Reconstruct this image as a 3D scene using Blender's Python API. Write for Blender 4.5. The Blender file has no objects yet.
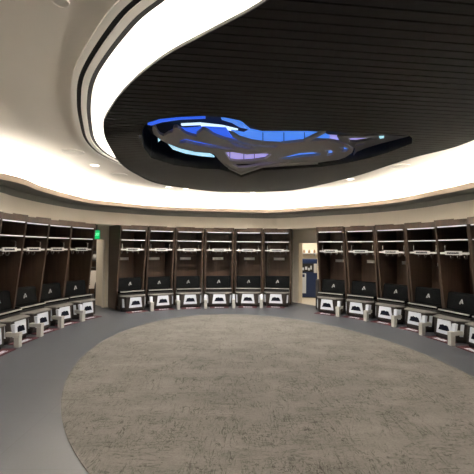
import bpy, bmesh, math, random
from mathutils import Vector, Matrix, Euler
random.seed(7)
S = bpy.context.scene
C = S.collection
R = math.radians
# ------------------------------------------------------------------ camera, world, exposure
EYE, F, PITCH, ROLL = 1.6, 369.0, R(1.75), R(0.5)
cd = bpy.data.cameras.new('camera'); cam = bpy.data.objects.new('camera', cd); C.objects.link(cam)
cd.sensor_width = 36; cd.lens = 36 * F / 474; cd.clip_start = .02; cd.clip_end = 100
cam.matrix_world = (Matrix.Translation((0, 0, EYE)) @ Matrix.Rotation(R(90) + PITCH, 4, 'X') @ Matrix.Rotation(ROLL, 4, 'Z'))
S.camera = cam
w = bpy.data.worlds.new('world'); S.world = w; w.use_nodes = True
w.node_tree.nodes['Background'].inputs[0].default_value = (.02, .02, .02, 1)
w.node_tree.nodes['Background'].inputs[1].default_value = .3
S.view_settings.view_transform = 'Standard'; S.view_settings.look = 'None'
S.view_settings.exposure = 0.6; S.view_settings.gamma = 1; S.view_settings.use_curve_mapping = False
COVE_E, RECESS_E, DOWN_W, BLUE_E = 140, 75, 23, 1.35
S.cycles.max_bounces = 10; S.cycles.diffuse_bounces = 6

def ray(px, py):
    a, b = px - 237, py - 237
    x = a * math.cos(ROLL) + b * math.sin(ROLL); y = -a * math.sin(ROLL) + b * math.cos(ROLL)
    r0, r2 = x / F, -y / F
    c, s = math.cos(PITCH), math.sin(PITCH)
    return Vector((r0, c - r2 * s, s + r2 * c))
def onz(px, py, H):                     # where the sight line meets a horizontal plane of the room
    d = ray(px, py); t = (H - EYE) / d.z
    return (d.x * t, d.y * t)
def ony(px, Y):
    d = ray(px, 265); return d.x * Y / d.y

# ------------------------------------------------------------------ materials
def mat(name, col, rough=.5, metal=0, emit=None, es=0, spec=.5, noise=None, bump=None):
    m = bpy.data.materials.new(name); m.use_nodes = True
    nt = m.node_tree; b = nt.nodes['Principled BSDF']
    b.inputs['Base Color'].default_value = (*col, 1); b.inputs['Roughness'].default_value = rough
    b.inputs['Metallic'].default_value = metal; b.inputs['Specular IOR Level'].default_value = spec
    if emit:
        b.inputs['Emission Color'].default_value = (*emit, 1); b.inputs['Emission Strength'].default_value = es
    if noise:                            # (scale xyz, amount)
        sc, amt = noise
        tc = nt.nodes.new('ShaderNodeTexCoord'); mp = nt.nodes.new('ShaderNodeMapping'); mp.inputs['Scale'].default_value = sc
        nz = nt.nodes.new('ShaderNodeTexNoise'); nz.inputs['Scale'].default_value = 1; nz.inputs['Detail'].default_value = 6
        rp = nt.nodes.new('ShaderNodeValToRGB')
        rp.color_ramp.elements[0].position = .3; rp.color_ramp.elements[1].position = .7
        rp.color_ramp.elements[0].color = (*[c * (1 - amt) for c in col], 1)
        rp.color_ramp.elements[1].color = (*[min(1, c * (1 + amt)) for c in col], 1)
        nt.links.new(tc.outputs['Object'], mp.inputs[0]); nt.links.new(mp.outputs[0], nz.inputs[0])
        nt.links.new(nz.outputs[0], rp.inputs[0]); nt.links.new(rp.outputs[0], b.inputs['Base Color'])
        if bump:
            bp = nt.nodes.new('ShaderNodeBump'); bp.inputs['Strength'].default_value = bump; bp.inputs['Distance'].default_value = .01
            nt.links.new(nz.outputs[0], bp.inputs['Height']); nt.links.new(bp.outputs[0], b.inputs['Normal'])
    return m
M = {}
M['wood'] = mat('dark wood', (.039, .023, .0155), .42, noise=((25, 25, 1.5), .35))
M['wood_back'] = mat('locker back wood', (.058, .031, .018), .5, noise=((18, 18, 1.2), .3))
M['paint'] = mat('cream wall paint', (.80, .745, .66), .75, noise=((1.3, 1.3, 1.3), .03))
M['ceil'] = mat('ceiling paint', (.80, .76, .70), .85, noise=((.8, .8, .8), .03))
M['white_ceil'] = mat('white recess paint', (.85, .83, .79), .85, noise=((.8, .8, .8), .02))
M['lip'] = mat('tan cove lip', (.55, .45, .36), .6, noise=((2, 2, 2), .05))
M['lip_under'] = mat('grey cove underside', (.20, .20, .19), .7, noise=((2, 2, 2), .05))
M['black'] = mat('black', (.008, .008, .009), .5)
M['slot'] = mat('black slot', (.006, .005, .005), .8)
M['canopy'] = mat('canopy slat', (.0082, .0060, .0058), .65, spec=.12, noise=((1.2, 30, 30), .3))
M['gap'] = mat('canopy gap', (.004, .004, .004), .9)
M['rim'] = mat('grey metal rim', (.035, .035, .035), .5, .2)
M['leather'] = mat('black leather', (.0035, .004, .0045), .75, spec=.05, noise=((30, 30, 30), .3), )
M['alu'] = mat('brushed aluminium', (.66, .66, .66), .4, .35)
M['chrome'] = mat('chrome', (.75, .75, .77), .18, 1)
M['edge'] = mat('pale shelf edge', (.60, .60, .61), .35)
M['plate'] = mat('pale plate', (.95, .94, .92), .45)
M['grey_mark'] = mat('grey mark', (.34, .35, .36), .5)
M['dull_alu'] = mat('dull aluminium', (.36, .35, .34), .4, .3)
M['dull_metal'] = mat('dull grey metal', (.20, .19, .18), .45, .2)
M['white'] = mat('white panel', (.58, .62, .70), .35)
M['ink'] = mat('dark ink', (.004, .005, .012), .7, spec=.1)
M['grey_metal'] = mat('satin grey metal', (.42, .42, .40), .4, .2)
M['bench'] = mat('bench dark wood', (.022, .017, .015), .42, noise=((20, 20, 3), .3))
M['maroon'] = mat('maroon mat', (.055, .008, .014), .8, noise=((60, 60, 60), .25))
M['led'] = mat('locker led', (.9, .9, .9), .4, emit=(.88, .88, 1.0), es=.36)
M['cove'] = mat('cove led', (.9, .9, .9), .4, emit=(1, .92, .80), es=COVE_E)
M['recess'] = mat('recess led', (.9, .9, .9), .4, emit=(1, .93, .82), es=RECESS_E)
M['lamp'] = mat('downlight lens', (.9, .9, .9), .4, emit=(1, .9, .76), es=6)
M['grille'] = mat('speaker grille', (.80, .77, .72), .7, noise=((120, 120, 120), .15))
M['ring'] = mat('white ring', (.80, .77, .72), .5)
M['navy'] = mat('navy recess wall', (.003, .004, .006), .5, spec=.15, noise=((3, 3, 3), .3))
M['emblem'] = mat('grey emblem', (.30, .285, .29), .5, .0, spec=.3)
M['emblem_dark'] = mat('dark emblem wing', (.10, .10, .115), .45, .0)
M['blue'] = mat('blue light', (.05, .12, .5), .3, emit=(.035, .14, .95), es=BLUE_E * .38)
M['blue_bright'] = mat('bright blue light', (.1, .2, .6), .3, emit=(.085, .29, 1.0), es=BLUE_E * .36)
M['cyan'] = mat('pale cyan light', (.6, .8, .9), .3, emit=(.42, .80, 1.0), es=BLUE_E * .45)
M['white_tube'] = mat('white tube light', (.8, .9, .9), .3, emit=(.75, .95, 1.0), es=BLUE_E * .5)
M['lilac'] = mat('lilac light', (.5, .4, .8), .3, emit=(.50, .44, .95), es=BLUE_E * .3)
M['exit_green'] = mat('exit sign green', (.0, .3, .1), .3, emit=(.0, .62, .16), es=.55)
M['exit_letter'] = mat('exit sign lettering', (.5, .9, .6), .3, emit=(.25, 1, .5), es=.9)
M['cooler_blue'] = mat('cooler blue', (.012, .028, .095), .3)
M['paper'] = mat('paper', (.70, .64, .58), .8)
M['corridor'] = mat('corridor cream', (.82, .75, .63), .8, noise=((2, 2, 2), .04))
M['tile'] = mat('corridor floor', (.45, .40, .33), .6, noise=((3, 3, 3), .08))
M['tan'] = mat('brown object', (.25, .14, .08), .6)

def floor_material():
    m = bpy.data.materials.new('grey floor tile'); m.use_nodes = True; nt = m.node_tree; b = nt.nodes['Principled BSDF']
    tc = nt.nodes.new('ShaderNodeTexCoord')
    br = nt.nodes.new('ShaderNodeTexBrick'); br.offset = 0.0
    br.inputs['Scale'].default_value = 1; br.inputs['Brick Width'].default_value = .9; br.inputs['Row Height'].default_value = .9
    br.inputs['Mortar Size'].default_value = .0025
    br.inputs['Color1'].default_value = (.054, .060, .071, 1); br.inputs['Color2'].default_value = (.061, .067, .078, 1)
    br.inputs['Mortar'].default_value = (.036, .038, .044, 1)
    nz = nt.nodes.new('ShaderNodeTexNoise'); nz.inputs['Scale'].default_value = 60; nz.inputs['Detail'].default_value = 4
    mx = nt.nodes.new('ShaderNodeMixRGB'); mx.blend_type = 'MULTIPLY'; mx.inputs[0].default_value = .25
    nt.links.new(tc.outputs['Object'], br.inputs[0]); nt.links.new(tc.outputs['Object'], nz.inputs[0])
    nt.links.new(br.outputs[0], mx.inputs[1]); nt.links.new(nz.outputs[0], mx.inputs[2]); nt.links.new(mx.outputs[0], b.inputs['Base Color'])
    b.inputs['Roughness'].default_value = .40; b.inputs['Specular IOR Level'].default_value = .35
    return m
M['floor'] = floor_material()

def carpet_material():
    m = bpy.data.materials.new('scratched pattern carpet'); m.use_nodes = True; nt = m.node_tree; b = nt.nodes['Principled BSDF']
    N = nt.nodes.new; L = nt.links.new
    tc = N('ShaderNodeTexCoord')
    def noise(scale, detail, sxyz, rot=0, dist=0):
        mp = N('ShaderNodeMapping'); mp.inputs['Scale'].default_value = sxyz; mp.inputs['Rotation'].default_value = (0, 0, rot)
        nz = N('ShaderNodeTexNoise'); nz.inputs['Scale'].default_value = scale; nz.inputs['Detail'].default_value = detail; nz.inputs['Roughness'].default_value = .6
        nz.inputs['Distortion'].default_value = dist
        L(tc.outputs['Object'], mp.inputs[0]); L(mp.outputs[0], nz.inputs[0]); return nz.outputs[0]
    def math_(op, a, v=None, v2=None):
        n = N('ShaderNodeMath'); n.operation = op
        if isinstance(a, (int, float)): n.inputs[0].default_value = a
        else: L(a, n.inputs[0])
        if v is not None:
            if isinstance(v, (int, float)): n.inputs[1].default_value = v
            else: L(v, n.inputs[1])
        return n.outputs[0]
    def lines(scale, sxyz, rot, width, mask_scale, lo, dist=.6):
        n = noise(scale, 3, sxyz, rot, dist)
        d = math_('ABSOLUTE', math_('SUBTRACT', n, .5))
        mr = N('ShaderNodeMapRange'); mr.inputs[1].default_value = width; mr.inputs[2].default_value = 0
        mr.inputs[3].default_value = 0; mr.inputs[4].default_value = 1; L(d, mr.inputs[0])
        mk = N('ShaderNodeMapRange'); mk.inputs[1].default_value = lo; mk.inputs[2].default_value = lo + .12
        L(noise(mask_scale, 2, (1, 1, 1), rot), mk.inputs[0])
        return math_('MULTIPLY', mr.outputs[0], mk.outputs[0])
    l1 = lines(3.4, (5.0, 1, 1), R(-24), .022, 2.6, .42, .9)
    l2 = lines(3.6, (1, 5.5, 1), R(8), .022, 2.2, .42, .9)
    l3 = lines(7, (2.0, 1, 1), R(50), .020, 3.0, .47, 1.2)
    s = math_('ADD', l1, l2); s = math_('ADD', s, l3); s = math_('MINIMUM', s, 1)
    s = math_('MULTIPLY', s, .78)
    r1 = N('ShaderNodeValToRGB'); r1.color_ramp.elements[0].position = .35; r1.color_ramp.elements[1].position = .65
    r1.color_ramp.elements[0].color = (.084, .081, .076, 1); r1.color_ramp.elements[1].color = (.132, .127, .119, 1)
    g = math_('ADD', math_('MULTIPLY', noise(1.6, 4, (1, 2, 1), R(10)), .5), math_('MULTIPLY', noise(70, 2, (1, 1, 1)), .5))
    L(g, r1.inputs[0])
    br = N('ShaderNodeTexBrick'); br.offset = .5; br.inputs['Scale'].default_value = 1; br.inputs['Brick Width'].default_value = 1.0
    br.inputs['Row Height'].default_value = .25; br.inputs['Mortar Size'].default_value = 0
    br.inputs['Color1'].default_value = (.92, .92, .92, 1); br.inputs['Color2'].default_value = (1, 1, 1, 1)
    mp = N('ShaderNodeMapping'); mp.inputs['Rotation'].default_value = (0, 0, R(8)); L(tc.outputs['Object'], mp.inputs[0]); L(mp.outputs[0], br.inputs[0])
    m1 = N('ShaderNodeMixRGB'); m1.blend_type = 'MULTIPLY'; m1.inputs[0].default_value = 1; L(r1.outputs[0], m1.inputs[1]); L(br.outputs[0], m1.inputs[2])
    m2 = N('ShaderNodeMixRGB'); L(s, m2.inputs[0]); L(m1.outputs[0], m2.inputs[1]); m2.inputs[2].default_value = (.018, .016, .014, 1)
    L(m2.outputs[0], b.inputs['Base Color']); b.inputs['Roughness'].default_value = .95; b.inputs['Specular IOR Level'].default_value = .1
    bp = N('ShaderNodeBump'); bp.inputs['Strength'].default_value = .4; bp.inputs['Distance'].default_value = .004
    L(noise(180, 2, (1, 1, 1)), bp.inputs['Height']); L(bp.outputs[0], b.inputs['Normal'])
    return m
M['carpet'] = carpet_material()

# ------------------------------------------------------------------ mesh helpers
def obj(name, bm, m, parent=None, bevel=0, smooth=False):
    bmesh.ops.recalc_face_normals(bm, faces=bm.faces)
    me = bpy.data.meshes.new(name); bm.to_mesh(me); bm.free()
    for k in (m if isinstance(m, (list, tuple)) else [m]): me.materials.append(k)
    if smooth:
        for p in me.polygons: p.use_smooth = True
    o = bpy.data.objects.new(name, me); C.objects.link(o)
    if parent: o.parent = parent
    if bevel:
        md = o.modifiers.new('bevel', 'BEVEL'); md.width = bevel; md.segments = 2; md.limit_method = 'ANGLE'
    return o
def tag(o, label, cat, group=None):
    o['label'] = label; o['category'] = cat
    if group: o['group'] = group
    return o
def thing(name, label, cat, loc=(0, 0, 0), rz=0, group=None):
    o = bpy.data.objects.new(name, None); C.objects.link(o); o.location = loc; o.rotation_euler = (0, 0, rz)
    o.empty_display_size = .1
    return tag(o, label, cat, group)
def struct(name, bm, m, **k):
    o = obj(name, bm, m, **k); o['kind'] = 'structure'; return o
def box(bm, x0, x1, y0, y1, z0, z1, mi=0):
    v = [bm.verts.new(p) for p in ((x0, y0, z0), (x1, y0, z0), (x1, y1, z0), (x0, y1, z0), (x0, y0, z1), (x1, y0, z1), (x1, y1, z1), (x0, y1, z1))]
    for f in ((0, 1, 2, 3), (4, 5, 6, 7), (0, 1, 5, 4), (1, 2, 6, 5), (2, 3, 7, 6), (3, 0, 4, 7)):
        bm.faces.new([v[i] for i in f]).material_index = mi
    return bm
def bx(*a):
    return box(bmesh.new(), *a)
def prism(bm, poly, f0, f1):             # poly of 2D points; f0, f1 map a 2D point to the two 3D ends
    a = [bm.verts.new(f0(p)) for p in poly]; b = [bm.verts.new(f1(p)) for p in poly]
    bm.faces.new(a); bm.faces.new(b[::-1])
    n = len(poly)
    for i in range(n): bm.faces.new((a[i], a[(i + 1) % n], b[(i + 1) % n], b[i]))
    return bm
def plate(outer, holes, z0, z1, bm=None):   # flat slab with holes
    bm = bm or bmesh.new(); edges = []; loops = []
    for lp in [outer] + list(holes):
        vs = [bm.verts.new((x, y, z0)) for x, y in lp]; loops.append(vs)
        for i in range(len(vs)): edges.append(bm.edges.new((vs[i], vs[(i + 1) % len(vs)])))
    r = bmesh.ops.triangle_fill(bm, edges=edges, use_beauty=True, use_dissolve=False)
    faces = [g for g in r['geom'] if isinstance(g, bmesh.types.BMFace)]
    e = bmesh.ops.extrude_face_region(bm, geom=faces)
    vv = [g for g in e['geom'] if isinstance(g, bmesh.types.BMVert)]
    bmesh.ops.translate(bm, verts=vv, vec=(0, 0, z1 - z0))
    return bm
def ring(bm, ca, cb, z0, z1, closed=True):   # band: quad cross-section between two matching plan curves
    n = len(ca)
    q = [[bm.verts.new((*ca[i], z0)), bm.verts.new((*cb[i], z0)), bm.verts.new((*cb[i], z1)), bm.verts.new((*ca[i], z1))] for i in range(n)]
    for i in range(n if closed else n - 1):
        a, b = q[i], q[(i + 1) % n]
        for k in range(4): bm.faces.new((a[k], a[(k + 1) % 4], b[(k + 1) % 4], b[k]))
    if not closed: bm.faces.new(q[0]); bm.faces.new(q[-1][::-1])
    return bm
def ellipse(c, a, b, tilt, n=128):           # a along the room's long axis
    t = R(tilt); u = (-math.sin(t), math.cos(t)); v = (math.cos(t), math.sin(t))
    return [(c[0] + a * math.cos(k) * u[0] + b * math.sin(k) * v[0], c[1] + a * math.cos(k) * u[1] + b * math.sin(k) * v[1])
            for k in [2 * math.pi * i / n for i in range(n)]]
def spline(pts, closed=True, sub=8):
    P = [Vector(p) for p in pts]; n = len(P); out = []
    g = lambda i: P[i % n] if closed else P[max(0, min(n - 1, i))]
    for i in range(n if closed else n - 1):
        p0, p1, p2, p3 = g(i - 1), g(i), g(i + 1), g(i + 2)
        for k in range(sub):
            t = k / sub
            out.append(tuple(.5 * ((2 * p1) + (p2 - p0) * t + (2 * p0 - 5 * p1 + 4 * p2 - p3) * t * t + (3 * p1 - p0 - 3 * p2 + p3) * t ** 3)))
    if not closed: out.append(tuple(P[-1]))
    return out
def offset(cv, d, closed=True):              # positive d moves towards the middle of the room
    n = len(cv); out = []; c = Vector((0.1, 4.8))
    for i in range(n):
        a = Vector(cv[(i - 1) % n] if closed else cv[max(0, i - 1)]); b = Vector(cv[(i + 1) % n] if closed else cv[min(n - 1, i + 1)])
        t = (b - a).normalized(); nn = Vector((-t.y, t.x)); p = Vector(cv[i])
        if nn.dot(c - p) < 0: nn = -nn
        out.append(tuple(p + nn * d))
    return out
def tube(bm, pts, r, seg=8):
    P = [Vector(p) for p in pts]; rings = []
    for i, p in enumerate(P):
        t = (P[min(i + 1, len(P) - 1)] - P[max(i - 1, 0)]).normalized()
        a = t.orthogonal().normalized() if i == 0 else (rings[-1][1] - t * rings[-1][1].dot(t)).normalized()
        b = t.cross(a)
        rings.append(([bm.verts.new(p + r * (a * math.cos(2 * math.pi * k / seg) + b * math.sin(2 * math.pi * k / seg))) for k in range(seg)], a))
    for i in range(len(rings) - 1):
        x, y = rings[i][0], rings[i + 1][0]
        for k in range(seg): bm.faces.new((x[k], x[(k + 1) % seg], y[(k + 1) % seg], y[k]))
    bm.faces.new(rings[0][0][::-1]); bm.faces.new(rings[-1][0])
    return bm
def lathe(bm, prof, seg=32, cx=0, cy=0):
    rs = []
    for r, z in prof: rs.append([bm.verts.new((cx + r * math.cos(2 * math.pi * k / seg), cy + r * math.sin(2 * math.pi * k / seg), z)) for k in range(seg)])
    for a, b in zip(rs, rs[1:]):
        for k in range(seg): bm.faces.new((a[k], a[(k + 1) % seg], b[(k + 1) % seg], b[k]))
    bm.faces.new(rs[0][::-1]); bm.faces.new(rs[-1])
    return bm

# ------------------------------------------------------------------ layout of the locker ring (panel fronts)
LEFT = [(79.5, 8.5, 66), (55, 7.80, 72), (31, 7.06, 79), (6, 6.30, 86), (-22, 5.54, 90)]
FAR = [(132, 9.50, 38), (160.5, 9.90, 28), (189, 10.17, 17), (219, 10.32, 6), (248.5, 10.42, -4), (277, 10.45, -12)]
RIGHT = [(331.5, 9.40, -38), (361.5, 8.90, -45), (392.5, 8.27, -56), (424, 7.55, -65), (456, 6.72, -74), (492, 5.97, -82)]
def pose(e): return Vector((ony(e[0], e[1]), e[1])), R(e[2])
poses = {k: [pose(e) for e in v] for k, v in (('left', LEFT), ('far', FAR), ('right', RIGHT))}
def at(p, phi, lx, ly):                      # locker-local (x right, y into the wall) to plan
    return (p.x + lx * math.cos(phi) - ly * math.sin(phi), p.y + lx * math.sin(phi) + ly * math.cos(phi))
DEPTH, HT = .70, 2.165
order = list(reversed(poses['left'])) + poses['far'] + poses['right']     # clockwise from the left side
back_pts = [(4.1, 4.6), (3.75, 2.6), (2.9, .6), (1.5, -.9), (-.3, -1.3), (-2.0, -.6), (-3.3, .9), (-4.0, 2.6), (-4.25, 4.3)]
front_curve = spline([at(p, a, 0, -.12) for p, a in order] + back_pts)
n_front = len(front_curve)

# ------------------------------------------------------------------ structure
fl = bx(-9, 9, -5, 17, -.1, 0)
struct('floor', fl, M['floor'])
# walls behind the lockers; the two doorways are gaps in them
Lb = [at(p, a, 0, DEPTH + .06) for p, a in reversed(poses['left'])]
p, a = poses['left'][0]; doorL_a = at(p, a, .42, DEPTH + .06)
p, a = poses['far'][0]; doorL_b = at(p, a, -.40, DEPTH + .04)
p, a = poses['far'][-1]; farR = at(p, a, .42, DEPTH + .04)
p, a = poses['right'][0]; doorR_b = at(p, a, -.42, DEPTH + .04)
fr, rb = Vector(farR), Vector(doorR_b)
doorR_a = tuple(fr.lerp(rb, .155)); doorR_b2 = tuple(fr.lerp(rb, .93))
Rb = [at(p, a, 0, DEPTH + .06) for p, a in poses['right']]
back_w = [(x * 1.17, 4.8 + (y - 4.8) * 1.12) for x, y in back_pts]
def wall(name, pts, z0=0, z1=3.5, t=.12, m='paint'):
    inner = pts; outer = offset(pts, -t, closed=False)
    return struct(name, ring(bmesh.new(), inner, outer, z0, z1, closed=False), M[m])
wall('wall_left', spline(back_w[5:] + Lb, False, 5) + [doorL_a])
wall('wall_far', [doorL_b] + spline([at(p, a, 0, DEPTH + .05) for p, a in poses['far']], False, 4) + [farR, doorR_a])
wall('wall_right', [doorR_b2] + spline(Rb + back_w[:5] + [back_w[5]], False, 5))
HEAD_L, HEAD_R = 1.80, 1.77
wall('wall_far', [doorL_a, doorL_b], HEAD_L, 3.5)
wall('wall_far', [doorR_a, doorR_b2], HEAD_R, 3.5)
# fascia above the lockers with its soffit, then the cove ledge
fasc_b = offset(front_curve, -.05)
struct('wall_fascia', ring(bmesh.new(), front_curve, fasc_b, 2.15, 2.45), M['paint'])
struct('trim_7', ring(bmesh.new(), offset(front_curve, -.012), fasc_b, 2.4501, 2.57), M['lip_under'])  # grey reveal band: the shadow under the lip is put into its colour
soff_out = offset(front_curve, -1.15)
struct('ceiling', ring(bmesh.new(), offset(front_curve, -.051), soff_out, 2.168, 2.20), M['paint'])
lip_in = offset(front_curve, .38)
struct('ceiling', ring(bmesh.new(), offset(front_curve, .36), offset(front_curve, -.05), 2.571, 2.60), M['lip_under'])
struct('trim_1', ring(bmesh.new(), lip_in, offset(front_curve, .361), 2.571, 2.665), M['lip'])
struct('trim_2', ring(bmesh.new(), offset(front_curve, .02), offset(front_curve, -.05), 2.601, 3.0), M['white_ceil'])
H = 2.95
OPEN = spline([(-1.88, 5.00), (-1.80, 4.55), (-1.62, 4.0), (-1.40, 3.42), (-1.12, 2.84), (-.66, 2.20), (-.36, 1.90), (.02, 1.50), (.50, 1.12), (1.05, .92), (1.65, 1.10), (2.2, 1.85),
               (2.48, 2.9), (2.55, 4.0), (2.42, 5.0), (2.05, 6.1), (1.45, 7.1), (.6, 7.75), (-.4, 7.75), (-1.25, 7.05), (-1.72, 6.1), (-1.88, 5.45)])
def opn(d): return offset(OPEN, -d)
HC = 2.86                                   # underside of the canopy
struct('ceiling', plate([tuple(p) for p in front_curve], [opn(-.025)], H, H + .06), M['ceil'])
struct('ceiling', ring(bmesh.new(), opn(-.025), opn(.02), H + .061, 3.42), M['white_ceil'])
struct('ceiling', plate(opn(.5), [], 3.42, 3.5), M['white_ceil'])
struct('trim_3', ring(bmesh.new(), opn(-.018), opn(.018), H - .006, H + .004), M['slot'])
struct('trim_4', ring(bmesh.new(), opn(.068), opn(.104), H - .006, H + .004), M['slot'])
struct('trim_5', ring(bmesh.new(), opn(.018), opn(.068), H - .012, H + .004), M['ring'])
struct('trim_6', ring(bmesh.new(), opn(.104), opn(.150), H - .012, H + .004), M['ring'])
# cove light strip lying on the ledge behind the lip
cove = obj('cove_light', ring(bmesh.new(), offset(front_curve, .16), offset(front_curve, .10), 2.601, 2.62), M['cove'])
tag(cove, 'warm light strip glowing in the cove behind the tan lip around the room', 'cove light')

# ------------------------------------------------------------------ slatted canopy with the recess for the emblem
RIM_PX = [(250, 11.5), (235, 19.5), (201, 37), (170.5, 53.2), (150, 67), (132, 82.5), (119, 97), (108, 113), (104, 124), (106, 138), (112, 150), (121, 163.5), (136, 174), (160, 184),
          (207, 190.8), (235, 192), (270, 191.5), (300, 189), (350, 177.5), (383.5, 167), (414, 157.2)]
CANOPY = spline([onz(x, y, HC) for x, y in RIM_PX] + [(2.66, 4.4), (2.68, 3.5), (2.55, 2.6), (2.2, 1.85), (1.7, 1.42), (1.15, 1.30), (.65, 1.42), (.30, 1.69)], sub=7)
def can(d): return offset(CANOPY, -d)
HOLE = [(147, 123), (142.5, 130), (141, 138), (143.5, 148), (151, 158), (174, 165.2), (199, 168.5), (220, 169.5), (229, 172), (241, 177.5), (263, 170.5),
        (290, 168.8), (320, 167), (345, 163.5), (370, 158), (389, 152.5), (412, 143.5), (413.5, 139), (409, 135.6), (380, 133.5), (350, 133.5),
        (325, 131), (300, 131), (262, 131), (250, 126), (240, 120.5), (225, 117.5), (205, 116), (180, 117), (160, 119)]
hole = [onz(x, y, HC) for x, y in HOLE]
root = thing('slatted_canopy', 'large dark brown oval slatted canopy hung below the bright ceiling recess', 'canopy', (0, 0, HC))
def slats():
    bm = bmesh.new(); edges = []
    for lp in (can(0), hole):
        vs = [bm.verts.new((x, y, 0)) for x, y in lp]
        for i in range(len(vs)): edges.append(bm.edges.new((vs[i], vs[(i + 1) % len(vs)])))
    bmesh.ops.triangle_fill(bm, edges=edges, use_beauty=True)
    th = R(6.5); nrm = Vector((-math.sin(th), math.cos(th), 0)); pitch = .085; g = .013
    k0 = int(.6 / pitch)
    cuts = []
    for k in range(k0, int(9.6 / pitch)):
        for d in (k * pitch, k * pitch + g):
            bmesh.ops.bisect_plane(bm, geom=bm.verts[:] + bm.edges[:] + bm.faces[:], plane_co=nrm * d, plane_no=nrm, dist=1e-6)
    kill = [f for f in bm.faces if (f.calc_center_median().dot(nrm) % pitch) < g]
    bmesh.ops.delete(bm, geom=kill, context='FACES')
    e = bmesh.ops.extrude_face_region(bm, geom=bm.faces[:])
    bmesh.ops.translate(bm, verts=[v for v in e['geom'] if isinstance(v, bmesh.types.BMVert)], vec=(0, 0, .018))
    return bm
obj('slat_panel', slats(), M['canopy'], root)
loc = lambda pts, h=H: pts
obj('backing_board', plate(can(-.01), [hole], .0185, .03), M['gap'], root)
obj('rim', ring(bmesh.new(), can(.008), can(0.0005), -.002, .012), M['rim'], root)
def reach(cv, c, ang):                       # distance from c to a closed curve in one direction
    dx, dy = math.cos(ang), math.sin(ang); best = 0
    for i in range(len(cv)):
        (x1, y1), (x2, y2) = cv[i], cv[(i + 1) % len(cv)]
        ex, ey = x2 - x1, y2 - y1; den = dx * ey - dy * ex
        if abs(den) < 1e-9: continue
        t = ((x1 - c[0]) * ey - (y1 - c[1]) * ex) / den; u = ((x1 - c[0]) * dy - (y1 - c[1]) * dx) / den
        if t > 0 and -1e-6 <= u <= 1 + 1e-6: best = max(best, t)
    return best
cc = (.5, 4.5); cin, oin = can(-.10), opn(-.30)
def strip_at(k, d):
    a_ = 2 * math.pi * k / 96; q_ = min(reach(cin, cc, a_), reach(oin, cc, a_)) - d
    return (cc[0] + q_ * math.cos(a_), cc[1] + q_ * math.sin(a_))
obj('light_strip', ring(bmesh.new(), [strip_at(k, 0) for k in range(96)], [strip_at(k, .03) for k in range(96)], .0305, .05), M['recess'], root)
hole_c = Vector((sum(p[0] for p in hole) / len(hole), sum(p[1] for p in hole) / len(hole)))
def grow(pts, d):
    n = len(pts); out = []
    area = sum(pts[i][0] * pts[(i + 1) % n][1] - pts[(i + 1) % n][0] * pts[i][1] for i in range(n))
    sg = 1 if area > 0 else -1
    for i in range(n):
        t = (Vector(pts[(i + 1) % n]) - Vector(pts[i - 1])).normalized()
        out.append((pts[i][0] + sg * t.y * d, pts[i][1] - sg * t.x * d))
    return out
obj('recess_wall', ring(bmesh.new(), hole, grow(hole, .02), .001, .34), M['navy'], root)
obj('recess_top', plate(grow(hole, .02), [], .341, .36), M['navy'], root)
for i in range(0, 96, 12):
    q = strip_at(i, -.02)
    obj('hanging_rod', tube(bmesh.new(), [(*q, .031), (*q, .559)], .003), M['rim'], root)

# ------------------------------------------------------------------ emblem light inside the recess
em = thing('emblem_light', 'blue lit grey swooping emblem sculpture set into the dark canopy', 'light sculpture', (0, 0, HC))
def P(poly, h): return [onz(x, y, HC + h) for x, y in poly]
def slab(name, poly, holes, h, th, m, par=em, **k):
    return obj(name, plate(P(poly, h), [P(q, h) for q in holes], h, h + th), M[m], par, **k)
body = [(153.5, 126.5), (156, 128.5), (157.5, 132), (160, 135), (164, 136.5), (169, 133.5), (172.5, 132.5), (174, 127.6), (177.5, 127.6), (181, 130.5), (186, 134),
        (192, 136), (197, 137), (196.5, 134.5), (200, 132), (203, 129.5), (208, 131.5), (214, 135.5), (224, 139.2), (236, 142.2), (248, 145), (262, 147), (275, 147.4),
        (282, 143.8), (304, 141.7), (318, 140.8), (330, 141.3), (340, 143), (348, 145.5), (353.5, 149), (352, 153), (345, 157.5), (332, 162), (318, 164.5), (304, 165.8),
        (287, 166.5), (275, 167), (262, 169), (250, 173), (241, 176), (232, 171.5), (224.5, 165.5), (219, 160), (214.5, 154.5), (208, 153), (196, 152.2), (180, 148.5),
        (167.8, 143.8), (160, 139.5), (154, 134.5), (152.3, 130)]
h_pink = [(224.5, 152.5), (232, 152), (247, 154.5), (262, 153.5), (272, 154), (265, 159), (252, 161), (238, 161.5), (230, 160.5)]
h_eye = [(278, 159), (292, 155), (300, 153), (312, 152.3), (320, 153.3), (321, 155), (314, 156), (300, 157), (288, 159.2)]
h_c1 = [(325, 150.8), (331, 150.2), (333.5, 152.5), (332, 155), (326, 156), (328.5, 153)]
h_c2 = [(338, 147.2), (344, 147), (349, 149.2), (346.5, 151.5), (340.5, 152), (344, 149.6)]
h_st = [(180, 140.5), (186, 138.8), (198, 141.5), (212, 144.5), (226, 147.3), (240, 149.5), (226, 149.2), (210, 147.4), (196, 145), (186, 142.4), (179, 143.6)]
h_st4 = [(227, 140.6), (236, 143.8), (246, 146.6), (259, 149.6), (246, 148.8), (236, 146.6)]
h_st2 = [(232, 164), (250, 163.8), (266, 162), (280, 161.8), (262, 164.8), (246, 167.5), (238, 167.8)]
slab('emblem_body', body, [h_pink, h_eye, h_c1, h_c2, h_st, h_st2, h_st4], .07, .035, 'emblem')
slab('emblem_fin', [(230, 132.4), (233, 132.8), (240, 137), (252, 140.5), (266, 142.4), (284, 143.2), (284, 145), (268, 145.8), (252, 144.2), (240, 141), (233, 137.4)], [], .05, .018, 'emblem')
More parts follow.
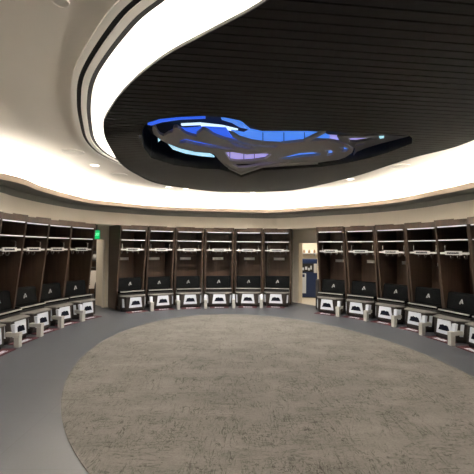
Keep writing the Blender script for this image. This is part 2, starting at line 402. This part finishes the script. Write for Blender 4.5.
slab('emblem_wing', [(337, 136.5), (352, 135.8), (380, 135.6), (408.5, 136.4), (395, 140), (381, 143.5), (366, 148), (357, 151.7), (353.5, 155.5), (355.5, 149), (348, 144.2), (340, 141.5)],
     [[(348, 138.5), (354, 138), (380, 137.8), (371, 140), (356, 142.2), (350, 142)], [(355, 144.6), (364, 143.2), (364.6, 144.3), (356, 146)]], .05, .03, 'emblem_dark')
slab('emblem_fin', [(303.5, 140.6), (306.5, 143), (326, 132.8), (324.6, 130.8)], [], .02, .025, 'emblem')
slab('emblem_fin', [(225, 164.3), (232, 169.5), (241, 173.6), (262, 166.4), (288, 163.9), (318, 162), (318, 164.3), (287, 166.6), (262, 169), (241, 176.3), (231, 172)], [], .045, .02, 'emblem')
slab('light_panel', [(242, 123.5), (250, 130), (262, 132.6), (303, 132.4), (323, 133.5), (330, 137), (326, 143), (300, 144.5), (270, 145.5), (248, 143.5), (232, 138), (231, 131), (244, 133.5), (249, 131)],
     [], .15, .02, 'blue_bright')
slab('light_panel', [(324, 135.8), (338, 136.6), (346, 139), (348, 143), (338, 142.2), (324, 140.4)], [], .17, .02, 'lilac')
slab('light_panel', [(160, 139), (170, 131.8), (178, 128.6), (186, 129.2), (205, 127.8), (226, 129), (232, 137.5), (250, 143), (262, 144.5), (262, 152), (220, 151.5), (180, 147.2), (166, 142.5)], [], .12, .02, 'blue')
slab('light_panel', [(222.5, 150), (278, 151), (272, 159.5), (252, 162.5), (236, 163), (227, 162)], [], .14, .02, 'lilac')
slab('light_panel', [(272, 148.5), (300, 148), (328, 147), (340, 143.8), (353, 146.6), (351, 154), (336, 158.5), (320, 160), (277, 163)], [], .112, .02, 'blue_bright')
slab('light_panel', [(347, 137.4), (381, 137), (372, 141), (354, 143.2)], [], .10, .02, 'lilac')
slab('light_tube', [(354, 144), (365, 142.6), (365.5, 144.8), (356, 146.8)], [], .09, .02, 'cyan')
slab('light_tube', [(379, 136.9), (384, 136.7), (384, 138.2), (380, 138.6)], [], .04, .02, 'cyan')
slab('light_tube', [(147.5, 124.8), (155, 121.9), (178, 118.9), (205, 118.2), (205.5, 118.8), (181, 119.7), (162, 122.4), (151.5, 125.6)], [], .06, .03, 'blue')
slab('light_tube', [(221, 118.2), (234, 120.6), (243, 125), (247, 129), (240, 127.6), (232, 123), (222, 120)], [], .06, .03, 'blue_bright')
slab('light_tube', [(181, 124.9), (200, 124), (222, 126.4), (238, 130.2), (222, 127.6), (200, 125.1), (182, 125.9)], [], .22, .02, 'white_tube')
slab('light_tube', [(201, 126.7), (214, 127.4), (236, 131.6), (219, 129), (204, 127.6)], [], .22, .02, 'white_tube')
slab('light_tube', [(168, 144.2), (172, 144.6), (185, 149.6), (198, 152), (208, 153), (214.5, 157.3), (200, 156), (185, 153.5), (173, 149.5)], [], .10, .02, 'cyan')
slab('light_tube', [(157.8, 137.8), (161.8, 139.2), (158.2, 142)], [], .10, .02, 'cyan')
for x in (262.5, 283.5, 304):
    slab('panel_seam', [(x, 132.6), (x + .8, 132.6), (x + .8, 144), (x, 144)], [], .146, .003, 'ink')
for x in (229.5, 243.5, 254):
    slab('panel_seam', [(x, 150.4), (x + .7, 150.4), (x + .7, 162), (x, 162)], [], .136, .003, 'ink')
for x, y0, y1 in ((303, 152, 157), (309, 152, 157), (289, 154, 160)):
    slab('panel_seam', [(x, y0), (x + .7, y0), (x + .7, y1), (x, y1)], [], .121, .003, 'ink')

# ------------------------------------------------------------------ ceiling fittings
def downlight(x, y, label, real=True):
    t = thing('ceiling_downlight', label, 'ceiling light', (x, y, H), 0, 'downlights in the outer ceiling')
    obj('bezel', ring(bmesh.new(), ellipse((0, 0), .085, .085, 0, 32), ellipse((0, 0), .062, .062, 0, 32), -.008, 0), M['ring'], t)
    obj('lens', lathe(bmesh.new(), [(.0615, -.0055), (.0615, -.001)], 32), M['lamp'], t)
    ld = bpy.data.lights.new('downlight', 'SPOT'); ld.energy = DOWN_W * 4; ld.spot_size = R(138); ld.spot_blend = .6; ld.color = (1, .92, .82); ld.shadow_soft_size = .05
    lo = bpy.data.objects.new('bulb', ld); C.objects.link(lo); lo.parent = t; lo.location = (0, 0, -.03)
    return t
def speaker(x, y, label):
    t = thing('ceiling_speaker', label, 'speaker', (x, y, H), 0, 'round speakers in the outer ceiling')
    obj('bezel', ring(bmesh.new(), ellipse((0, 0), .155, .155, 0, 40), ellipse((0, 0), .135, .135, 0, 40), -.010, 0), M['ring'], t)
    obj('grille', lathe(bmesh.new(), [(.134, -.007), (.134, -.001)], 40), M['grille'], t)
    return t
for px, py, lb in ((95, 165, 'small lit round downlight in the outer ceiling at left beyond the large white ring'),
                   (350.6, 179, 'small lit round downlight in the outer ceiling at right beside the dark canopy edge')):
    downlight(*onz(px, py, H), lb)
for (x, y), lb in (((-2.45, 3.2), 'round downlight in the left outer ceiling nearest the camera'), ((3.2, 4.4), 'round downlight in the right outer ceiling out of shot'),
                   ((-1.3, .9), 'round downlight behind the camera at left'), ((2.0, .9), 'round downlight behind the camera at right')):
    downlight(x, y, lb)
ring_c = offset(front_curve, 1.65)
def around(t_): return ring_c[int(t_ * len(ring_c)) % len(ring_c)]
hid = [q for q in [ring_c[i] for i in range(0, n_front, 10)] if q[1] > 7.6 and abs(q[0]) < 2.0]
for q in hid: downlight(q[0], q[1], 'lit round downlight in the far outer ceiling hidden behind the dark canopy')
for px, py, lb in ((73, 151.7, 'large round white ceiling speaker at left nearest the wall end of the slots'),
                   (119, 174.5, 'faint round ceiling speaker at left against the canopy edge'),
                   (400, 166, 'round white ceiling speaker at the right edge beside the canopy'),
                   (60.5, 1, 'round ceiling speaker in the top left corner of the view')):
    o = speaker(*onz(px, py, H), lb)
    if py < 10: o.scale = (.3, .3, 1)
q = onz(139.5, 135, HC)
sp = lathe(bmesh.new(), [(.022, -.004), (.022, -.012), (.008, -.014), (.008, -.03), (.018, -.032), (.018, -.036)], 16)
s_o = obj('sprinkler_head', sp, M['chrome']); s_o.location = (*q, HC + .003)
tag(s_o, 'tiny metal sprinkler head under the canopy left of the blue emblem', 'sprinkler')

# ------------------------------------------------------------------ carpet
cp = plate(ellipse((.36, 5.31), 3.70, 2.53, 15, 160), [], 0.001, .010)
tag(obj('carpet', cp, M['carpet']), 'large oval beige grey carpet with dark scratchy line pattern', 'carpet')

# ------------------------------------------------------------------ lockers
W = .78
def a_mark(bm, s, ox, oz, y, th=.006):      # letter A with a swoosh foot
    f = lambda yy: (lambda p: (ox + p[0] * s, yy, oz + p[1] * s))
    for poly in ([(-.95, -.75), (-.55, -.75), (.08, .45), (.38, -.30), (.10, -.10), (.0, -.32), (.60, -.62), (1.0, -.75), (.42, .95), (.02, .95)],
                 [(-1.15, -.95), (-.5, -.82), (.1, -.45), (.0, -.62), (-.5, -.98)]):
        prism(bm, poly, f(y), f(y + th))
    return bm
def wave_mark(bm, s, ox, oz, y, th=.004):
    f = lambda yy: (lambda p: (ox + p[0] * s, yy, oz + p[1] * s))
    prism(bm, [(-1.1, -.42), (1.1, -.42), (.92, .0), (.80, .30), (.45, .42), (.1, .34), (-.15, .48), (-.45, .40), (-.8, .34), (-.9, -.02)], f(y), f(y + th))
    return bm
def make_locker():
    t = thing('locker', 'x', 'locker')
    for s in (-1, 1):
        bm = bmesh.new(); x0, x1 = sorted((s * W / 2, s * (W / 2 - .042)))
        prism(bm, [(.15, .02), (.09, .40), (-.13, HT), (DEPTH, HT), (DEPTH, .02)], lambda p: (x0, p[0], p[1]), lambda p: (x1, p[0], p[1]))
        obj('side_panel', bm, M['wood'], t)
    i = W / 2 - .0425
    obj('back_panel', bx(-i, i, DEPTH - .025, DEPTH, .02, HT), M['wood_back'], t)
    obj('header', bx(-i, i, -.127, -.09, 2.042, HT), M['wood_back'], t)  # lighter back wood here paints in the light the header face catches
    obj('top_panel', bx(-i, i, -.089, DEPTH - .026, HT - .03, HT), M['wood'], t)
    b = bmesh.new(); box(b, -i + .03, i - .03, -.120, -.08, 2.024, 2.0415); obj('light_bar', b, M['led'], t)
    sh = obj('shelf', bx(-i, i, -.055, DEPTH - .026, 1.775, 1.795), M['wood'], t)
    obj('shelf_light', bx(-i + .015, i - .015, -.080, -.056, 1.776, 1.793), M['led_shelf'], sh)
    # helmet rail with name strip
    rl = obj('hanging_rail', bx(-i, i, .16, .40, 1.535, 1.550), M['wood'], t)
    b = bmesh.new(); box(b, -i + .02, i - .02, .03, .06, 1.525, 1.560); tube(b, [(-i + .002, .09, 1.54), (i - .002, .09, 1.54)], .012)
    box(b, -i + .02, -i + .06, .06, .16, 1.53, 1.55); box(b, i - .06, i - .02, .06, .16, 1.53, 1.55)
    obj('rail_bar', b, M['alu'], rl)
    obj('name_strip', bx(-.19, .19, .012, .029, 1.512, 1.582), M['edge'], rl)
    b = bmesh.new()
    x = -.14
    random.seed(3)
    while x < .13:
        wd = random.uniform(.014, .024); box(b, x, x + wd, .008, .0115, 1.530, 1.562 + random.uniform(-.004, .004)); x += wd + .008
    obj('name_lettering', b, M['ink'], rl)
    for s in (-1, 1):
        b = bmesh.new(); tube(b, [(s * (i - .07), .10, 1.552), (s * (i - .07), .10, 1.69), (s * (i - .07), .13, 1.71), (s * (i - .07), .18, 1.71)], .016)
        box(b, s * (i - .07) - .02, s * (i - .07) + .02, .085, .115, 1.552, 1.60)
        obj('upright_hook', b, M['chrome'], rl)
    for x in (-.24, -.08, .08, .24):
        b = bmesh.new(); tube(b, [(x, .25, 1.534), (x, .25, 1.46), (x, .23, 1.44), (x, .20, 1.45), (x, .19, 1.48)], .008)
        lathe(b, [(.014, 1.47), (.014, 1.495)], 12, x, .19)
        obj('coat_hook', b, M['chrome'], rl)
    for part in [rl]: part.location = (0, -.075, 0)
    obj('number_plate', bx(-.155, .155, DEPTH - .10, DEPTH - .026, 1.255, 1.325), M['plate'], t)
    # seat
    b = bmesh.new(); prism(b, [(.25, .494), (.16, .494), (.10, .494), (.14, .79), (.17, .815), (.25, .815)], lambda p: (-i + .004, p[0], p[1]), lambda p: (i - .004, p[0], p[1]))
    sb = obj('seat_back', b, M['leather'], t, bevel=.015)
    b = bmesh.new(); a_mark(b, .046, 0, .66, .108); bmesh.ops.rotate(b, verts=b.verts, cent=(0, .114, .64), matrix=Matrix.Rotation(R(-6.7), 3, 'X'))
    obj('seat_back_emblem', b, M['grey_mark'], sb)
    se = obj('seat', bx(-i + .002, i - .002, -.06, .40, .430, .492), M['leather'], t, bevel=.015)
    obj('seat_trim', bx(-i + .002, i - .002, -.088, -.062, .470, .492), M['dull_alu'], se)
    obj('seat_frame', bx(-i + .002, i - .002, -.05, .60, .385, .428), M['black'], t)
    # foot bench: a bay shaped box in front
    bay = [(-.36, .04), (-.36, -.105), (-.25, -.27), (.25, -.27), (.36, -.105), (.36, .04)]
    b = bmesh.new(); prism(b, bay, lambda p: (*p, .055), lambda p: (*p, .365))
    bn = obj('foot_bench', b, M['bench'], t)
    b = bmesh.new(); prism(b, [(-.362, .04), (-.362, -.104), (-.262, -.29), (.262, -.29), (.362, -.104), (.362, .04)], lambda p: (*p, .366), lambda p: (*p, .384))
    obj('bench_top', b, M['dull_metal'], bn)
    b = bmesh.new(); prism(b, [(-.33, -.10), (-.235, -.24), (.235, -.24), (.33, -.10)], lambda p: (*p, .001), lambda p: (*p, .054)); obj('toe_kick', b, M['black'], bn)
    b = bmesh.new(); prism(b, [(-.185, .100), (.185, .100), (.150, .350), (-.150, .350)], lambda p: (p[0], -.284, p[1]), lambda p: (p[0], -.271, p[1]))
    fp = obj('front_plate', b, M['white'], bn, bevel=.004)
    b = bmesh.new(); wave_mark(b, .118, 0, .215, -.289); obj('front_emblem', b, M['ink'], fp)
    for s in (-1, 1):
        b = bmesh.new(); A = Vector((s * .26, -.256)); B = Vector((s * .346, -.126)); d = (B - A); nn = Vector((d.y, -d.x)).normalized() * s
        g = lambda u, z, o: (*(A + d * u + nn * o), z)
        pl = [(.26, .11), (.62, .11), (.74, .32), (.38, .32)]
        prism(b, pl, lambda p: g(p[0], p[1], .002), lambda p: g(p[0], p[1], .012))
        obj('side_plate', b, M['white'], bn)
    bm = None
    return t
M['led_shelf'] = mat('shelf edge light', (.9, .9, .9), .4, emit=(.9, .9, 1.0), es=.18)
def copy_tree(o, parent=None):
    c = o.copy(); C.objects.link(c)
    if parent: c.parent = parent
    for ch in list(o.children): copy_tree(ch, c)
    return c
proto = make_locker(); first = True
ORD = ['first', 'second', 'third', 'fourth', 'fifth', 'sixth']
def lab(side, i, what):
    if side == 'far': return '%s, %s from left in far row between the doorways' % (what, ORD[i])
    if side == 'left': return '%s, %s from the exit sign in left row' % (what, ORD[i])
    return '%s, %s from the bright doorway in right row' % (what, ORD[i])
for side in ('left', 'far', 'right'):
    wd = {'left': (.715, .715, .73, .74, .74), 'far': (.725, .725, .76, .80, .785, .785), 'right': (.735, .75, .735, .735, .74, .74)}[side]
    for i, (p, a) in enumerate(poses[side]):
        t = proto if first else copy_tree(proto); first = False
        t.location = (p.x, p.y, 0); t.rotation_euler = (0, 0, a); t.scale = (wd[i] / W, 1, 1)
        tag(t, lab(side, i, 'dark brown wooden locker'), 'locker', 'dressing room lockers around the wall')
# maroon mats at the foot of each bench
def make_mat():
    t = thing('floor_mat', 'x', 'mat')
    obj('mat_base', bx(-.25, .25, -.46, -.245, .0005, .010), M['maroon'], t)
    b = bmesh.new()
    for x0, x1, y0, y1 in ((-.12, -.075, -.39, -.31), (-.06, .0, -.385, -.33), (.015, .06, -.39, -.32), (.075, .12, -.38, -.33), (-.13, .13, -.41, -.398)):
        box(b, x0, x1, y0, y1, .0102, .0118)
    obj('mat_lettering', b, M['white'], t)
    return t
mp_, first = make_mat(), True
for side in ('left', 'far', 'right'):
    for i, (p, a) in enumerate(poses[side]):
        t = mp_ if first else copy_tree(mp_); first = False
        t.location = (p.x, p.y, 0); t.rotation_euler = (0, 0, a)
        tag(t, lab(side, i, 'maroon mat by locker foot'), 'mat', 'maroon mats in front of the lockers')
# grey stands between neighbouring lockers
def make_stand():
    t = thing('bench_stand', 'x', 'stand')
    obj('post', bx(-.05, .05, -.06, .035, .001, .175), M['grey_metal'], t, bevel=.006)
    obj('arm', bx(-.052, .052, -.065, .20, .176, .245), M['grey_metal'], t, bevel=.006)
    b = bmesh.new(); prism(b, [(.02, .246), (.075, .246), (.10, .375), (.03, .375)], lambda p: (-.042, p[0], p[1]), lambda p: (.042, p[0], p[1]))
    obj('upright_flap', b, M['white'], t)
    return t
st, first = make_stand(), True
for side in ('left', 'far', 'right'):
    L_ = poses[side] if side != 'left' else poses[side]
    for i in range(len(L_) - 1):
        (p, a), (q, c) = L_[i], L_[i + 1]
        ph = (a + c) / 2; m_ = (p + q) / 2; pos = at(m_, ph, 0, -.43)
        t = st if first else copy_tree(st); first = False
        t.location = (*pos, 0); t.rotation_euler = (0, 0, ph); t.scale = (.8, .9, .95)
        nm = {'far': 'grey metal stand between the %s far row locker from left and the next' % ORD[i] if i < 5 else '',
              'left': 'grey metal stand left of the %s left row locker from the exit sign' % ORD[i],
              'right': 'grey metal stand right of the %s right row locker from the bright doorway' % ORD[i]}[side]
        tag(t, nm, 'stand', 'grey stands between the lockers')

# ------------------------------------------------------------------ left doorway and the dim room behind it
A, B = Vector(doorL_a), Vector(doorL_b); d = (B - A).normalized(); out = Vector((-d.y, d.x))
if out.dot(B) < 0: out = -out
ang = math.atan2(d.y, d.x)
def frame_obj(name, bm, m, org, ang_, parent=None, st=True, **k):
    o = obj(name, bm, m, parent, **k); o.location = (org.x, org.y, 0); o.rotation_euler = (0, 0, ang_)
    if st: o['kind'] = 'structure'
    return o
wl = (B - A).length
# local frame: x along the opening, y away from the dressing room
frame_obj('wall_passage', bx(wl - .02, wl + .08, .0, .62, 0, 2.3), M['corridor'], A, ang)
frame_obj('door_1', bx(wl - .08, wl - .021, .01, .09, 0, HEAD_L), M['paint'], A, ang)
frame_obj('wall_passage', bx(-1.6, -1.5, .13, 4, 0, 2.6), M['paint'], A, ang)
frame_obj('wall_passage', bx(-1.6, 3.0, 3.0, 3.1, 0, 2.6), M['wood_back'], A, ang)
frame_obj('wall_passage', bx(2.9, 3.0, .9, 3.0, 0, 2.6), M['paint'], A, ang)
frame_obj('ceiling', bx(-1.6, 3.0, .13, 3.1, 2.3, 2.4), M['paint'], A, ang)
def loc2w(org, ang_, x, y): return Vector((org.x + x * math.cos(ang_) - y * math.sin(ang_), org.y + x * math.sin(ang_) + y * math.cos(ang_)))
def on_y(px, Y): return Vector((ony(px, Y), Y))
# exit sign on the header
pe = on_y(96, 9.45)
t = thing('exit_sign', 'small glowing green exit sign hanging above the left doorway', 'exit sign', (pe.x, pe.y, 0), R(45))
t.scale = (.62, 1, 1)
obj('housing', bx(-.13, .13, -.012, .03, 1.80, 1.84 + .20), M['rim'], t)
obj('panel', bx(-.12, .12, -.018, -.0125, 1.81, 2.03), M['exit_green'], t)
obj('mount', bx(-.03, .03, -.01, .02, 2.041, 2.169), M['rim'], t)
fc = bpy.data.curves.new('lettering', 'FONT'); fc.body = 'EXIT'; fc.size = .105; fc.extrude = .001; fc.align_x = 'CENTER'; fc.align_y = 'CENTER'; fc.materials.append(M['exit_letter'])
tmp = bpy.data.objects.new('tmp_text', fc); C.objects.link(tmp); bpy.context.view_layer.update()
me = bpy.data.meshes.new_from_object(tmp.evaluated_get(bpy.context.evaluated_depsgraph_get())); bpy.data.objects.remove(tmp)
fo = bpy.data.objects.new('sign_lettering', me); C.objects.link(fo); fo.parent = t; fo.location = (0, -.0195, 1.92); fo.rotation_euler = (R(90), 0, 0)
# wall chart, bag, rack in the room beyond
Yc = 11.6
pc = on_y(93.5, Yc)
t = thing('notice_board', 'pale paper chart with black marks seen through the left doorway', 'chart', (pc.x, pc.y, 0), R(12))
obj('sheet', bx(-.16, .16, 0, .015, .30, .86), M['paper'], t)
b = bmesh.new()
for k in range(6): box(b, -.15, -.09, -.004, -.0005, .42 + k * .07, .445 + k * .07)
obj('black_marks', b, M['ink'], t)
obj('easel_leg', bx(-.12, -.09, .016, .03, 0.001, .86), M['black'], t); obj('easel_leg', bx(.09, .12, .016, .03, 0.001, .86), M['black'], t)
pb = on_y(97.6, 10.35)
b = lathe(bmesh.new(), [(.045, .001), (.07, .02), (.075, .3), (.07, .52), (.055, .60), (.025, .64)], 20)
bg = obj('equipment_bag', b, M['black'], smooth=True); bg.location = (pb.x, pb.y, 0); tag(bg, 'slim black round-topped bag standing upright in the left doorway', 'bag')
pr = on_y(93, 12.2)
t = thing('storage_rack', 'dim dark metal rack standing in the room behind the left doorway', 'rack', (pr.x, pr.y, 0), R(12))
for z in (.9, 1.15, 1.42, 1.6): obj('rack_shelf', bx(-.45, .45, 0, .35, z, z + .025), M['rim'], t)
for x in (-.45, .42):
    for y in (-.001, .32): obj('rack_post', bx(x, x + .03, y - .03, y, .001, 1.7), M['black'], t)
hb = lathe(bmesh.new(), [(.07, 0), (.11, .03), (.12, .09), (.10, .16), (.05, .20)], 20)
hm = obj('helmet', hb, M['dull_alu'], smooth=True); hm.location = (on_y(95.5, 12.35).x, 12.35, 1.176); tag(hm, 'grey rounded helmet on the dark rack beyond the left doorway', 'helmet')
ld = bpy.data.lights.new('room lamp', 'AREA'); ld.energy = 30; ld.size = .8; ld.color = (1, .9, .75)
lo = bpy.data.objects.new('room_lamp', ld); C.objects.link(lo); v = loc2w(A, ang, .6, 1.6); lo.location = (v.x, v.y, 2.28)

# ------------------------------------------------------------------ right doorway and the bright corridor behind it
A2, B2 = Vector(doorR_a), Vector(doorR_b2); d2 = (B2 - A2).normalized(); ang2 = math.atan2(d2.y, d2.x); wl2 = (B2 - A2).length
frame_obj('door_2', bx(-.001, .025, -.02, .16, 0, HEAD_R), M['corridor'], A2, ang2)
def wbox(name, x0, x1, y0, y1, z0, z1, m, **k):
    return struct(name, bx(x0, x1, y0, y1, z0, z1), M[m], **k)
wbox('wall_corridor', 1.3, 5.2, 13.0, 13.1, 0, 2.5, 'corridor')
wbox('wall_corridor', 1.45, 1.55, 11.4, 13.0, 0, 2.5, 'corridor')
wbox('wall_corridor', 5.1, 5.2, 9.6, 13.0, 0, 2.5, 'corridor')
struct('ceiling', plate([(1.55, 11.45), (1.9, 10.95), (2.75, 9.95), (5.1, 9.6), (5.1, 13.0), (1.55, 13.0)], [], 2.3, 2.4), M['paint'])
struct('floor', plate([(1.56, 11.4), (1.95, 10.80), (2.62, 9.98), (5.09, 9.7), (5.09, 12.99), (1.56, 12.99)], [], .001, .006), M['tile'])
ld = bpy.data.lights.new('corridor lamp', 'AREA'); ld.energy = 26; ld.size = .9; ld.color = (1, .92, .78)
lo = bpy.data.objects.new('corridor_lamp', ld); C.objects.link(lo); lo.location = (2.5, 11.8, 2.28)
# blue drinks cooler
t = thing('drinks_cooler', 'dark blue drinks cooler seen through the bright right doorway', 'cooler', (ony(307.3, 12.1), 12.1, 0), R(-8))
t.scale = (1.2, 1, 1)
obj('body', bx(-.27, .27, 0, .45, .03, 1.27), M['cooler_blue'], t, bevel=.01)
obj('foot', bx(-.25, .25, .03, .42, .007, .029), M['black'], t)
obj('top_band', bx(-.26, .26, -.02, -.001, 1.14, 1.25), M['cooler_blue'], t, bevel=.004)
obj('display_window', bx(-.25, .16, -.014, -.001, .85, 1.12), M['black'], t)
b = bmesh.new()
for x0, x1, z0, z1 in ((-.22, -.17, .90, 1.04), (-.15, -.09, .90, .99), (-.06, .0, .92, 1.02), (.02, .07, .90, .98), (.08, .12, .93, 1.05)): box(b, x0, x1, -.018, -.0145, z0, z1)
obj('window_lettering', b, M['white'], t)
obj('control_panel', bx(.175, .255, -.016, -.001, .82, 1.12), M['alu'], t)
obj('door_panel', bx(-.25, -.03, -.014, -.001, .15, .80), M['white'], t, bevel=.01)
b = bmesh.new(); box(b, -.21, -.07, -.018, -.0145, .68, .77); box(b, -.22, -.17, -.018, -.0145, .22, .34); obj('door_badge', b, M['cooler_blue'], t)
# shelf with small goods above
t = thing('wall_shelf', 'white shelf on the cream corridor wall above the blue cooler', 'shelf', (ony(309, 12.85), 12.85, 0))
obj('board', bx(-.45, .45, -.1, .149, 1.44, 1.46), M['edge'], t); obj('bracket', bx(-.3, -.28, -.08, .149, 1.36, 1.439), M['edge'], t); obj('bracket', bx(.2, .22, -.08, .149, 1.36, 1.439), M['edge'], t)
for k, (px, c) in enumerate(((304, 'tan'), (306.5, 'plate'), (309, 'tan'), (312, 'plate'), (314.5, 'tan'))):
    b = lathe(bmesh.new(), [(.028, 0), (.032, .01), (.032, .07), (.015, .09), (.015, .115)], 14)
    o = obj('bottle', b, M[c]); o.location = (ony(px, 12.85), 12.85, 1.461)
    tag(o, '%s small bottle on the corridor shelf, %s from the left' % ('brown' if c == 'tan' else 'pale', ORD[k]), 'bottle', 'bottles on the corridor shelf')
# black case beside the right row
p, a = poses['right'][0]; q = at(p, a, -.45, .16)
o = obj('equipment_case', bx(-.05, .05, -.05, .14, .001, .80), M['black'], bevel=.02); o.location = (*q, 0); o.rotation_euler = (0, 0, a)
tag(o, 'tall black case standing against the right row beside the bright doorway', 'case')
bpy.context.view_layer.update()
